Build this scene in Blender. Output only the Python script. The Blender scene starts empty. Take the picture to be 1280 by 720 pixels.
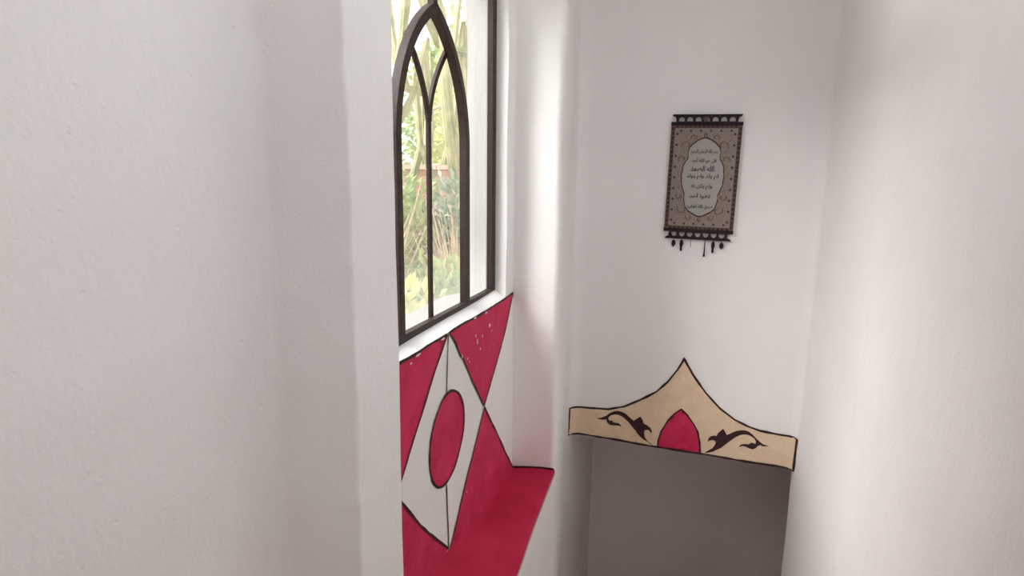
import bpy, bmesh, math, random
from mathutils import Vector, Matrix, noise
from mathutils.geometry import delaunay_2d_cdt

random.seed(7)
SC = bpy.context.scene
COL = SC.collection

# ------------------------------------------------------------------ camera
cam_d = bpy.data.cameras.new('camera')
cam_d.sensor_width = 36.0
cam_d.lens = 36.0 * 756.9 / 1280.0
cam_d.clip_start = 0.02
cam = bpy.data.objects.new('camera', cam_d)
COL.objects.link(cam)
PITCH, ROLL, YAW = math.radians(10.395), math.radians(0.662), math.radians(16.924)
fwd = Vector((0, math.cos(PITCH), -math.sin(PITCH)))
upv = Vector((0, math.sin(PITCH), math.cos(PITCH)))
rgt = Vector((1, 0, 0))
r2 = rgt * math.cos(ROLL) + upv * math.sin(ROLL)
u2 = -rgt * math.sin(ROLL) + upv * math.cos(ROLL)
RZ = Matrix.Rotation(YAW, 3, 'Z')
r2, u2, fwd = RZ @ r2, RZ @ u2, RZ @ fwd
EYE = Vector((0, 0, 1.5))
cam.matrix_world = Matrix(((r2.x, u2.x, -fwd.x, EYE.x), (r2.y, u2.y, -fwd.y, EYE.y),
                           (r2.z, u2.z, -fwd.z, EYE.z), (0, 0, 0, 1)))
SC.camera = cam

# ------------------------------------------------------------------ world: even overcast sky
world = bpy.data.worlds.new('overcast_sky')
SC.world = world
world.use_nodes = True
bg = world.node_tree.nodes['Background']
bg.inputs['Color'].default_value = (0.93, 0.97, 1.0, 1)
bg.inputs['Strength'].default_value = 2.0
# hazy sun behind thin cloud, reaching in through the window
sun_d = bpy.data.lights.new('hazy_sun', 'SUN')
sun_d.energy = 10.4
sun_d.angle = math.radians(60)
sun_d.color = (1.0, 0.98, 0.95)
sun = bpy.data.objects.new('hazy_sun', sun_d)
COL.objects.link(sun)
sun.rotation_euler = Vector((1.40, 0.75, -1.02)).to_track_quat('-Z', 'Y').to_euler()

SC.view_settings.view_transform = 'Standard'
SC.view_settings.look = 'None'
SC.view_settings.gamma = 1.0
SC.view_settings.use_curve_mapping = False
SC.view_settings.exposure = 0.13
SC.cycles.max_bounces = 14
SC.cycles.diffuse_bounces = 8
SC.cycles.transparent_max_bounces = 16

# ------------------------------------------------------------------ materials
def srgb(r, g, b):
    f = lambda c: c / 12.92 if c <= 0.04045 else ((c + 0.055) / 1.055) ** 2.4
    return (f(r / 255), f(g / 255), f(b / 255), 1)

def N(nt, t, **kw):
    n = nt.nodes.new(t)
    for k, v in kw.items():
        if hasattr(n, k) and not k[0].isupper():
            setattr(n, k, v)
        else:
            n.inputs[k].default_value = v
    return n

def coords(nt, scale=(1, 1, 1)):
    g = nt.nodes.new('ShaderNodeNewGeometry')
    m = nt.nodes.new('ShaderNodeMapping')
    m.inputs['Scale'].default_value = scale
    nt.links.new(g.outputs['Position'], m.inputs['Vector'])
    return m.outputs['Vector']

def ramp(nt, src, stops):
    r = nt.nodes.new('ShaderNodeValToRGB')
    els = r.color_ramp.elements
    while len(els) < len(stops):
        els.new(0.5)
    for e, (p, c) in zip(els, stops):
        e.position = p
        e.color = c
    nt.links.new(src, r.inputs['Fac'])
    return r.outputs['Color']

def new_mat(name):
    m = bpy.data.materials.new(name)
    m.use_nodes = True
    nt = m.node_tree
    return m, nt, nt.nodes['Principled BSDF']

def mat_simple(name, col, rough=0.6, var=0.12, scale=30, bump=0.0, bscale=80, metallic=0.0):
    m, nt, p = new_mat(name)
    v = coords(nt)
    n = N(nt, 'ShaderNodeTexNoise', Scale=scale, Detail=5.0)
    nt.links.new(v, n.inputs['Vector'])
    lo = tuple(c * (1 - var) for c in col[:3]) + (1,)
    hi = tuple(min(1, c * (1 + var)) for c in col[:3]) + (1,)
    nt.links.new(ramp(nt, n.outputs['Fac'], [(0.3, lo), (0.7, hi)]), p.inputs['Base Color'])
    p.inputs['Roughness'].default_value = rough
    p.inputs['Metallic'].default_value = metallic
    p.inputs['Specular IOR Level'].default_value = 0.3
    if bump:
        b = N(nt, 'ShaderNodeBump', Strength=bump, Distance=0.004)
        n2 = N(nt, 'ShaderNodeTexNoise', Scale=bscale, Detail=4.0)
        nt.links.new(v, n2.inputs['Vector'])
        nt.links.new(n2.outputs['Fac'], b.inputs['Height'])
        nt.links.new(b.outputs['Normal'], p.inputs['Normal'])
    return m

def mat_plaster(name, base, strength=1.0):
    m, nt, p = new_mat(name)
    v = coords(nt)
    # faint uneven limewash
    n = N(nt, 'ShaderNodeTexNoise', Scale=2.2, Detail=6.0, Roughness=0.6)
    nt.links.new(v, n.inputs['Vector'])
    a = tuple(c * 0.955 for c in base[:3]) + (1,)
    c1 = ramp(nt, n.outputs['Fac'], [(0.3, a), (0.65, base)])
    # scattered specks and scuffs
    sp = N(nt, 'ShaderNodeTexVoronoi', Scale=13.0)
    nt.links.new(v, sp.inputs['Vector'])
    spn = N(nt, 'ShaderNodeTexNoise', Scale=3.5, Detail=2.0)
    nt.links.new(v, spn.inputs['Vector'])
    s1 = ramp(nt, sp.outputs['Distance'], [(0.03, (1, 1, 1, 1)), (0.07, (0, 0, 0, 1))])
    s2 = ramp(nt, spn.outputs['Fac'], [(0.52, (0, 0, 0, 1)), (0.62, (1, 1, 1, 1))])
    mul = N(nt, 'ShaderNodeMath', operation='MULTIPLY')
    nt.links.new(s1, mul.inputs[0]); nt.links.new(s2, mul.inputs[1])
    mul2 = N(nt, 'ShaderNodeMath', operation='MULTIPLY')
    nt.links.new(mul.outputs[0], mul2.inputs[0]); mul2.inputs[1].default_value = 0.22
    mx = N(nt, 'ShaderNodeMix', data_type='RGBA')
    nt.links.new(mul2.outputs[0], mx.inputs[0])
    nt.links.new(c1, mx.inputs[6])
    mx.inputs[7].default_value = srgb(120, 108, 100)
    nt.links.new(mx.outputs[2], p.inputs['Base Color'])
    p.inputs['Roughness'].default_value = 0.92
    p.inputs['Specular IOR Level'].default_value = 0.15
    # hand trowelled relief: broad waves, trowel grain, pits
    h1 = N(nt, 'ShaderNodeTexNoise', Scale=14.0, Detail=3.0)
    nt.links.new(coords(nt, (1, 1, 0.6)), h1.inputs['Vector'])
    h2 = N(nt, 'ShaderNodeTexNoise', Scale=85.0, Detail=3.0, Roughness=0.6)
    nt.links.new(v, h2.inputs['Vector'])
    pit = N(nt, 'ShaderNodeTexVoronoi', Scale=26.0)
    nt.links.new(v, pit.inputs['Vector'])
    pr = ramp(nt, pit.outputs['Distance'], [(0.04, (0, 0, 0, 1)), (0.12, (1, 1, 1, 1))])
    pm = N(nt, 'ShaderNodeMath', operation='MULTIPLY'); pm.inputs[1].default_value = 0.25
    nt.links.new(pr, pm.inputs[0])
    ad = N(nt, 'ShaderNodeMath', operation='ADD')
    hm = N(nt, 'ShaderNodeMath', operation='MULTIPLY'); hm.inputs[1].default_value = 0.55
    nt.links.new(h2.outputs['Fac'], hm.inputs[0])
    nt.links.new(h1.outputs['Fac'], ad.inputs[0]); nt.links.new(hm.outputs[0], ad.inputs[1])
    ad2 = N(nt, 'ShaderNodeMath', operation='ADD')
    nt.links.new(ad.outputs[0], ad2.inputs[0]); nt.links.new(pm.outputs[0], ad2.inputs[1])
    b = N(nt, 'ShaderNodeBump', Strength=0.45 * strength, Distance=0.006)
    nt.links.new(ad2.outputs[0], b.inputs['Height'])
    nt.links.new(b.outputs['Normal'], p.inputs['Normal'])
    return m

def mat_paint(name, lo, hi, worn=None, scale=9.0):
    """brushed emulsion on plaster: streaky tone, small flakes worn to white"""
    m, nt, p = new_mat(name)
    v = coords(nt)
    n = N(nt, 'ShaderNodeTexNoise', Scale=scale, Detail=7.0, Roughness=0.65)
    nt.links.new(v, n.inputs['Vector'])
    c1 = ramp(nt, n.outputs['Fac'], [(0.3, lo), (0.7, hi)])
    out = c1
    if worn:
        f = N(nt, 'ShaderNodeTexNoise', Scale=38.0, Detail=3.0)
        nt.links.new(v, f.inputs['Vector'])
        fm = ramp(nt, f.outputs['Fac'], [(0.80, (0, 0, 0, 1)), (0.83, (1, 1, 1, 1))])
        mx = N(nt, 'ShaderNodeMix', data_type='RGBA')
        nt.links.new(fm, mx.inputs[0]); nt.links.new(c1, mx.inputs[6]); mx.inputs[7].default_value = worn
        out = mx.outputs[2]
    nt.links.new(out, p.inputs['Base Color'])
    p.inputs['Roughness'].default_value = 0.7
    p.inputs['Specular IOR Level'].default_value = 0.25
    h1 = N(nt, 'ShaderNodeTexNoise', Scale=14.0, Detail=3.0)
    nt.links.new(coords(nt, (1, 1, 0.6)), h1.inputs['Vector'])
    h2 = N(nt, 'ShaderNodeTexNoise', Scale=85.0, Detail=6.0)
    nt.links.new(v, h2.inputs['Vector'])
    hm = N(nt, 'ShaderNodeMath', operation='MULTIPLY_ADD'); hm.inputs[1].default_value = 0.5
    nt.links.new(h2.outputs['Fac'], hm.inputs[0]); nt.links.new(h1.outputs['Fac'], hm.inputs[2])
    b = N(nt, 'ShaderNodeBump', Strength=0.35, Distance=0.006)
    nt.links.new(hm.outputs[0], b.inputs['Height'])
    nt.links.new(b.outputs['Normal'], p.inputs['Normal'])
    return m

M = {}
M['plaster'] = mat_plaster('white_limewashed_plaster', (0.895, 0.887, 0.88, 1))
M['render'] = mat_plaster('white_outside_render', (0.82, 0.80, 0.78, 1))
M['weathered'] = mat_plaster('weathered_outside_plaster', (0.36, 0.352, 0.34, 1))
M['concrete'] = mat_plaster('dusty_concrete_sill', (0.20, 0.195, 0.185, 1))
M['red'] = mat_paint('crimson_wall_paint', srgb(190, 34, 74), srgb(216, 58, 98), srgb(226, 190, 190))
M['red_ledge'] = mat_paint('crimson_ledge_paint', srgb(178, 26, 60), srgb(202, 42, 78), srgb(222, 150, 160), 6.0)
M['beige'] = mat_paint('beige_wall_paint', srgb(222, 196, 164), srgb(234, 212, 184), None, 14.0)
M['line'] = mat_simple('dark_brown_brushed_line', srgb(58, 34, 36), 0.7, 0.2)
M['chip'] = mat_simple('bare_plaster_chip', srgb(228, 208, 206), 0.9, 0.05)
M['iron'] = mat_simple('dark_brown_painted_iron', srgb(50, 35, 31), 0.5, 0.25, 40, 0.25, 60)
M['floor'] = mat_simple('worn_terracotta_floor', srgb(178, 124, 102), 0.85, 0.1, 6, 0.4, 50)

def mat_glass():
    m = bpy.data.materials.new('dusty_hazy_window_glass')
    m.use_nodes = True
    nt = m.node_tree
    nt.nodes.clear()
    out = nt.nodes.new('ShaderNodeOutputMaterial')
    tr = N(nt, 'ShaderNodeBsdfTransparent', Color=(0.97, 0.98, 0.97, 1))
    gl = N(nt, 'ShaderNodeBsdfGlossy', Roughness=0.04)
    fr = N(nt, 'ShaderNodeFresnel', IOR=1.35)
    mx = nt.nodes.new('ShaderNodeMixShader')
    nt.links.new(fr.outputs[0], mx.inputs[0])
    nt.links.new(tr.outputs[0], mx.inputs[1]); nt.links.new(gl.outputs[0], mx.inputs[2])
    tl = N(nt, 'ShaderNodeBsdfTranslucent', Color=(0.9, 0.89, 0.87, 1))
    mx2 = nt.nodes.new('ShaderNodeMixShader')
    ns = N(nt, 'ShaderNodeTexNoise', Scale=7.0, Detail=5.0)
    nt.links.new(coords(nt), ns.inputs['Vector'])
    d = ramp(nt, ns.outputs['Fac'], [(0.3, (0.035, 0.035, 0.035, 1)), (0.75, (0.085, 0.085, 0.085, 1))])
    sep = nt.nodes.new('ShaderNodeSeparateXYZ')
    nt.links.new(coords(nt), sep.inputs[0])
    # dust with painted haze, thicker at the foot, paling the garden view
    mr = N(nt, 'ShaderNodeMapRange')
    for k_, v_ in (('From Min', 1.0), ('From Max', 1.26), ('To Min', 0.22), ('To Max', 0.0)):
        mr.inputs[k_].default_value = v_
    nt.links.new(sep.outputs['Z'], mr.inputs['Value'])
    ad = N(nt, 'ShaderNodeMath', operation='ADD')
    nt.links.new(d, ad.inputs[0]); nt.links.new(mr.outputs[0], ad.inputs[1])
    nt.links.new(ad.outputs[0], mx2.inputs[0])
    nt.links.new(mx.outputs[0], mx2.inputs[1]); nt.links.new(tl.outputs[0], mx2.inputs[2])
    nt.links.new(mx2.outputs[0], out.inputs['Surface'])
    return m
M['glass'] = mat_glass()

# ------------------------------------------------------------------ geometry helpers
def warp(p):
    """slow unevenness of the hand-laid plaster, the same for wall and paint"""
    p = Vector(p)
    a = noise.noise_vector(p * 2.1) * 0.006 + noise.noise_vector(p * 7.0 + Vector((9, 2, 5))) * 0.0018
    return p + a

def mesh_obj(name, verts, faces, mat, parent=None, smooth=False):
    me = bpy.data.meshes.new(name)
    me.from_pydata([tuple(v) for v in verts], [], faces)
    me.update()
    me.materials.append(mat)
    if smooth:
        for f in me.polygons:
            f.use_smooth = True
    o = bpy.data.objects.new(name, me)
    COL.objects.link(o)
    if parent:
        o.parent = parent
    return o

def structure(o, label=None):
    o['kind'] = 'structure'
    if label:
        o['label'] = label
    return o

def tag(o, label, cat, group=None):
    o['label'] = label
    o['category'] = cat
    if group:
        o['group'] = group
    return o

def empty(name, loc, rot=(0, 0, 0)):
    o = bpy.data.objects.new(name, None)
    COL.objects.link(o)
    o.location = loc
    o.rotation_euler = rot
    o.empty_display_size = 0.05
    return o

class Mesh:
    def __init__(self):
        self.v, self.f = [], []
    def add(self, v, f):
        b = len(self.v)
        self.v += [tuple(p) for p in v]
        self.f += [tuple(i + b for i in q) for q in f]
        return self
    def box(self, x0, x1, y0, y1, z0, z1):
        v = [(x, y, z) for x in (x0, x1) for y in (y0, y1) for z in (z0, z1)]
        return self.add(v, [(0, 1, 3, 2), (4, 6, 7, 5), (0, 4, 5, 1), (2, 3, 7, 6), (0, 2, 6, 4), (1, 5, 7, 3)])
    def grid(self, fn, us, vs):
        v = [fn(u, w) for u in us for w in vs]
        n = len(vs)
        return self.add(v, [(i * n + j, (i + 1) * n + j, (i + 1) * n + j + 1, i * n + j + 1)
                            for i in range(len(us) - 1) for j in range(n - 1)])
    def build(self, name, mat, parent=None, smooth=False):
        return mesh_obj(name, self.v, self.f, mat, parent, smooth)

def span(a, b, step):
    n = max(1, int(math.ceil(abs(b - a) / step)))
    return [a + (b - a) * i / n for i in range(n + 1)]

def resample(pts, step):
    out = []
    for a, b in zip(pts[:-1], pts[1:]):
        d = math.dist(a, b)
        n = max(1, int(math.ceil(d / step)))
        out += [tuple(a[k] + (b[k] - a[k]) * i / n for k in range(len(a))) for i in range(n)]
    return out + [tuple(pts[-1])]

def rounded(pts, radii, seg=6):
    """plan polyline with rounded corners"""
    out = [pts[0]]
    for i in range(1, len(pts) - 1):
        p, a, b, r = Vector(pts[i]), Vector(pts[i - 1]), Vector(pts[i + 1]), radii[i]
        if r <= 0:
            out.append(tuple(p)); continue
        da, db = (a - p).normalized(), (b - p).normalized()
        for k in range(seg + 1):
            t = k / seg
            out.append(tuple(p + da * r * (1 - t) ** 2 + db * r * t ** 2))
    out.append(pts[-1])
    return out

def inside(pt, poly):
    x, y = pt
    c = False
    j = len(poly) - 1
    for i in range(len(poly)):
        xi, yi = poly[i]; xj, yj = poly[j]
        if (yi > y) != (yj > y) and x < (xj - xi) * (y - yi) / (yj - yi) + xi:
            c = not c
        j = i
    return c

def sheet(outline, holes=(), step=0.03):
    """triangulated flat region with inner points -> 2D verts, tris"""
    loops = [resample(list(l) + [l[0]], step)[:-1] for l in [outline] + list(holes)]
    pts, edges = [], []
    for l in loops:
        b = len(pts)
        pts += [Vector(p) for p in l]
        edges += [(b + i, b + (i + 1) % len(l)) for i in range(len(l))]
    xs = [p[0] for p in loops[0]]; ys = [p[1] for p in loops[0]]
    nb = len(pts)
    x = min(xs) + step / 2
    row = 0
    while x < max(xs):
        y = min(ys) + step / 2 * (1 + row % 2)
        while y < max(ys):
            if inside((x, y), loops[0]) and not any(inside((x, y), h) for h in loops[1:]):
                if min((q - Vector((x, y))).length_squared for q in pts[:nb]) > (0.45 * step) ** 2:
                    pts.append(Vector((x, y)))
            y += step
        x += step; row += 1
    vs, _, fs, _, _, _ = delaunay_2d_cdt(pts, edges, [], 0, 1e-6)
    keep = []
    for f in fs:
        c = sum((vs[i] for i in f), Vector((0, 0))) / len(f)
        if inside(c, loops[0]) and not any(inside(c, h) for h in loops[1:]):
            keep.append(tuple(f))
    return vs, keep

def paint(name, outline, place, off, mat, parent, step=0.03, holes=()):
    vs, fs = sheet(outline, holes, step)
    return mesh_obj(name, [place(v[0], v[1], off) for v in vs], fs, mat, parent, True)

def stroke(name, pts, width, place, off, mat, parent, closed=False, step=0.012, wob=0.25, seed=0):
    """brush line of slightly uneven width along a polyline"""
    p = resample(list(pts) + ([pts[0]] if closed else []), step)
    if closed:
        p = p[:-1]
    n = len(p)
    vs, fs = [], []
    for i in range(n):
        a = Vector(p[(i - 1) % n] if closed or i > 0 else p[i])
        b = Vector(p[(i + 1) % n] if closed or i < n - 1 else p[i])
        t = (b - a).normalized() if (b - a).length > 1e-9 else Vector((1, 0))
        nn = Vector((-t.y, t.x))
        w = width / 2 * (1 + wob * noise.noise(Vector((i * 0.23, seed * 7.3, 1.7))) * 2)
        c = Vector(p[i])
        for s in (-1, 1):
            q = c + nn * w * s
            vs.append(place(q.x, q.y, off))
    m = n if closed else n - 1
    for i in range(m):
        j = (i + 1) % n
        fs.append((2 * i, 2 * j, 2 * j + 1, 2 * i + 1))
    return mesh_obj(name, vs, fs, mat, parent, True)

def smooth_poly(pts, it=2, closed=True):
    for _ in range(it):
        q = []
        n = len(pts)
        for i in range(n if closed else n - 1):
            a, b = pts[i], pts[(i + 1) % n]
            q.append((a[0] * .75 + b[0] * .25, a[1] * .75 + b[1] * .25))
            q.append((a[0] * .25 + b[0] * .75, a[1] * .25 + b[1] * .75))
        pts = q if closed else [pts[0]] + q + [pts[-1]]
    return pts

# ------------------------------------------------------------------ plan of the stairwell (metres, landing floor at z = 0)
XO, XL, XN, XR = -0.753, -0.576, -0.789, 0.588     # near left wall, left face, niche back, right wall
Y_RET, Y_N0, Y_N1 = 0.922, 1.095, 2.612            # return face, niche near and far jambs
XC, Y_E, Y_P = -0.672, 3.40, 4.40                  # far left wall, end wall, lower passage back wall
Z_LOW, Z_TOP, Z_NT, Z_LINT = -1.98, 2.85, 2.46, -0.03
TILT = math.tan(math.radians(2.17))                # end wall runs slightly askew
Y_BACK = -1.7
STEP = 0.035

def end_y(x):
    return Y_E - TILT * x

def crease_z(y):
    ks = [(1.05, 0.20), (1.64, 0.185), (1.95, 0.13), (2.22, 0.105), (2.66, 0.115)]
    for (a, za), (b, zb) in zip(ks[:-1], ks[1:]):
        if y <= b:
            return za + (zb - za) * max(0, (y - a) / (b - a))
    return ks[-1][1]

def lip_z(y):
    ks = [(1.05, -0.02), (2.0, 0.012), (2.3, 0.075), (2.62, 0.138)]
    for (a, za), (b, zb) in zip(ks[:-1], ks[1:]):
        if y <= b:
            return za + (zb - za) * max(0, (y - a) / (b - a))
    return ks[-1][1]

# left wall: near recess, return, pier face, jambs, far stretch down into the passage
wl = Mesh()
zs = span(Z_LOW, Z_TOP, 0.05)
near = rounded([(XO, Y_BACK), (XO, Y_RET), (XL, Y_RET), (XL, Y_N0), (XN - 0.01, Y_N0)], [0, 0.028, 0.008, 0.012, 0], 6)
def near_pt(p, z):
    # knocked and patched outer corner of the pier
    d = math.hypot(p[0] - XL, p[1] - Y_RET)
    k = max(0, 1 - d / 0.03)
    c = 0.007 * k * max(-0.3, noise.noise(Vector((1.1, 4.2, z * 11))) + 0.6 * noise.noise(Vector((7.1, 1.2, z * 31))))
    return warp((p[0] - c, p[1] + c, z))
wl.grid(near_pt, resample(near, STEP), span(Z_LOW, Z_TOP, 0.02))
far = rounded([(XN - 0.01, Y_N1), (XL, Y_N1), (XL - 0.002, Y_N1 + 0.06), (XC + 0.01, Y_E - 0.15), (XC, Y_P + 0.02)], [0, 0.035, 0.0, 0.1, 0], 7)
wl.grid(lambda p, z: warp((p[0], p[1], z)), resample(far, STEP), zs)
# below the ledge, rounded over at the lip
def below(y, k):
    zl = lip_z(y)
    if k <= 1:
        z = Z_LOW + (zl - 0.024 - Z_LOW) * k
        return warp((XL, y, z))
    t = k - 1
    return warp((XL - 0.02 * t * t, y, zl - 0.010 - 0.014 * (1 - t) ** 2))
wl.grid(below, span(Y_N0 - 0.02, Y_N1 + 0.03, STEP), span(0, 1, 0.03) + [1.25, 1.5, 1.75, 2.0])
# above the niche
wl.grid(lambda y, z: warp((XL, y, z)), span(Y_N0, Y_N1, STEP), span(Z_NT, Z_TOP, 0.05))
wl.grid(lambda y, x: warp((x, y, Z_NT)), span(Y_N0, Y_N1, STEP), span(XN - 0.01, XL, 0.04))
wall_left = structure(wl.build('wall_left', M['plaster'], None, True), 'rough white plastered wall around the window niche')

# niche back wall with the window opening
O_Y0, O_Y1, O_Z0, O_Z1 = 1.29, 2.50, 0.977, 2.32
XOUT = -0.972
def place_niche(y, z, off):
    p = warp((XN, y, z))
    return p + Vector((off, 0, 0))
outl = [(Y_N0 - 0.02, 0.02), (Y_N1 + 0.02, 0.02), (Y_N1 + 0.02, Z_NT + 0.02), (Y_N0 - 0.02, Z_NT + 0.02)]
hole = [(O_Y0, O_Z0), (O_Y1, O_Z0), (O_Y1, O_Z1), (O_Y0, O_Z1)]
vs, fs = sheet(outl, [hole], 0.035)
nm = Mesh()
nm.add([place_niche(v[0], v[1], 0) for v in vs], fs)
# plastered reveals of the opening, through the wall to the outside face
rev = lambda x, y, z: tuple(warp((XN, y, z)) + Vector((x - XN, 0, 0)))
XF = -0.855
om = Mesh()
for mm, xs in ((nm, span(XN, XF, 0.03)), (om, span(XF, XOUT, 0.03))):
    mm.grid(lambda x, z: rev(x, O_Y1, z), xs, span(O_Z0, O_Z1, STEP))
    mm.grid(lambda x, z: rev(x, O_Y0, z), xs, span(O_Z0, O_Z1, STEP))
    mm.grid(lambda x, y: rev(x, y, O_Z1), xs, span(O_Y0, O_Y1, STEP))
# sill, lifting a little towards the frame and dipping outside
def sill(x, y):
    t = (XN - x)
    rise = 0.012 + 0.022 * max(0, (y - O_Y0) / (O_Y1 - O_Y0))
    dz = rise * min(1, t / 0.05) if t < 0.1 else rise - 0.25 * (t - 0.1)
    return tuple(warp((XN, y, O_Z0)) + Vector((x - XN, 0, dz)))
nm.grid(sill, span(XN, XF, 0.015), span(O_Y0, O_Y1, STEP))
sm = Mesh().grid(sill, span(XF, -1.09, 0.02), span(O_Y0, O_Y1, STEP))
wall_niche = structure(nm.build('wall_niche', M['plaster'], None, True), 'white niche wall under the arched window with a crimson geometric mural')

o = om.build('outside_reveal', M['weathered'], wall_niche, True)
sm.build('outside_sill', M['concrete'], wall_niche, True)
# outside face of the building
vs, fs = sheet([(-3.0, -0.5), (6.0, -0.5), (6.0, 3.6), (-3.0, 3.6)], [hole], 0.25)
ob = Mesh().add([(XOUT, v[0], v[1]) for v in vs], fs)
ob.box(-1.10, XOUT - 0.002, O_Y0 - 0.05, O_Y1 + 0.05, O_Z0 - 0.12, O_Z0 - 0.045)
structure(ob.build('wall_outside', M['render']), 'white rendered outside face of the building')

# red ledge at the foot of the niche
def ledge(t, y):
    x0, x1 = XN, XL + 0.003
    za, zb = crease_z(y), lip_z(y)
    z = za + (zb - za) * t
    z += 0.004 * math.sin(t * math.pi)
    x = x0 + (x1 - x0) * t
    if t < 0.06:
        z += 0.010 * (1 - t / 0.06) ** 2
    if t > 0.93:
        z -= 0.010 * ((t - 0.93) / 0.07) ** 2
    return warp((x, y, z)) + Vector((0, 0, 0.003))
lm = Mesh().grid(ledge, [0, .03, .06, .12, .2, .3, .4, .5, .6, .7, .8, .88, .93, .96, 1.0], span(Y_N0, Y_N1 - 0.002, 0.03))
trim1 = structure(lm.build('trim_1', M['red_ledge'], None, True), 'crimson painted ledge at the foot of the window niche')
def edge_line(name, fn, us, width_vec, parent):
    v, f = [], []
    for i, u in enumerate(us):
        p = fn(u)
        w = width_vec * (1 + 0.35 * noise.noise(Vector((i * 0.31, 3.3, 0.5))))
        v += [p - w, p + w]
    f = [(2 * i, 2 * i + 2, 2 * i + 3, 2 * i + 1) for i in range(len(us) - 1)]
    return mesh_obj(name, v, f, M['line'], parent, True)
edge_line('painted_line', lambda t: ledge(t, Y_N1 - 0.004) + Vector((0, -0.005, 0.005)), span(0.0, 0.985, 0.04), Vector((0, 0, 0.0045)), trim1)
edge_line('painted_line', lambda y: ledge(1.0, y) + Vector((0.0015, 0, -0.003)), span(Y_N0 + 0.02, Y_N1 - 0.01, 0.03), Vector((0, 0, 0.0036)), trim1)

# end wall above the lower passage, filleted into the side walls
FR = 0.085
def end_surface(x, z, off):
    xa, xb = XC, XR
    y = end_y(x)
    if x < xa + FR:
        d = min(1.0, (xa + FR - x) / FR)
        y = end_y(x) - FR * (1 - math.sqrt(max(0, 1 - d * d)))
    elif x > xb - 0.05:
        d = min(1.0, (x - (xb - 0.05)) / 0.05)
        y = end_y(x) - 0.05 * (1 - math.sqrt(max(0, 1 - d * d)))
    return warp((x, y, z)) + Vector((0, -off, 0))
xs = [XC + FR * (1 - math.sin(a)) for a in span(math.pi / 2, 0, 0.14)] + span(XC + FR, XR - 0.05, STEP)[1:] + \
     [XR - 0.05 * (1 - math.sin(a)) for a in span(0, math.pi / 2, 0.2)][1:]
zb = lambda x: Z_LINT - 0.006 - 0.012 * (x - XC) / (XR - XC)
em = Mesh()
em.grid(lambda x, t: end_surface(x, zb(x) + (Z_TOP - zb(x)) * t, 0), xs, [i / 75 for i in range(76)])
em.grid(lambda x, t: tuple(end_surface(x, zb(x), 0) + Vector((0, (end_y(x) + 0.14 - end_surface(x, zb(x), 0).y) * t, -0.004 * math.sin(t * 3)))), xs, [0, .06, .15, .3, .6, 1])
wall_end = structure(em.build('wall_end', M['plaster'], None, True), 'white plastered end wall with a painted pointed lintel')

# right wall, and its rounded end towards the lower passage
rp = rounded([(XR, Y_BACK), (XR, end_y(XR) + 0.08), (XR + 0.1, end_y(XR) + 0.08)], [0, 0.01, 0], 5)
rm = Mesh().grid(lambda p, z: warp((p[0], p[1], z)), resample(rp, STEP), zs)
structure(rm.build('wall_right', M['plaster'], None, True), 'white plastered right wall of the stairwell')

# lower passage turning right beyond the lintel
pm = Mesh()
pm.grid(lambda x, z: warp((x, Y_P, z)), span(XC - 0.01, 2.4, 0.05), span(Z_LOW, Z_LINT + 0.06, 0.05))
pm.grid(lambda y, z: warp((2.4, y, z)), span(end_y(XR), Y_P, 0.06), span(Z_LOW, Z_LINT + 0.06, 0.06))
pm.grid(lambda x, z: warp((x, end_y(XR) + 0.08, z)), span(XR + 0.06, 2.4, 0.06), span(Z_LOW, Z_LINT + 0.06, 0.06))
pm.grid(lambda x, y: warp((x, y, Z_LINT + 0.03)), span(XC - 0.02, 2.4, 0.06), span(Y_E + 0.02, Y_P, 0.06))
structure(pm.build('wall_passage', M['plaster'], None, True), 'shaded white wall of the passage below the painted lintel')

# floor: landing, descending steps, passage floor
fm = Mesh()
fm.box(-0.95, 0.75, -2.6, 0.32, -0.25, 0.0)
y, z = 0.32, 0.0
for i in range(10):
    z -= 0.19
    fm.box(XO - 0.05, XR + 0.05, y, y + 0.25, z - 0.3, z)
    y += 0.25
fm.box(XC - 0.1, 2.45, y - 0.01, Y_P + 0.1, Z_LOW - 0.1, -1.94)
structure(fm.build('floor', M['floor']), 'terracotta landing and steps going down the stairwell')

# solid back wall, unseen ceiling with a slot added to let in sky light
bw = Mesh()
bw.box(XO - .2, XR + .2, Y_BACK - 0.18, Y_BACK, 0, Z_TOP)
structure(bw.build('wall_back', M['plaster']), 'white wall closing the landing behind the viewer')
cm = Mesh()
SK = (-0.02, 0.55, -1.2, 2.2)
X0, X1, Y0c, Y1c = XOUT, XR + 0.2, Y_BACK - 0.18, Y_P + 0.1
for a, b, c, d in ((X0, SK[0], Y0c, Y1c), (SK[1], X1, Y0c, Y1c), (SK[0], SK[1], Y0c, SK[2]), (SK[0], SK[1], SK[3], Y1c)):
    cm.box(a, b, c, d, Z_TOP - 0.01, Z_TOP + 0.15)
structure(cm.build('ceiling', M['plaster']), 'white ceiling with a long added opening that lets sky light onto the stairs')

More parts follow.
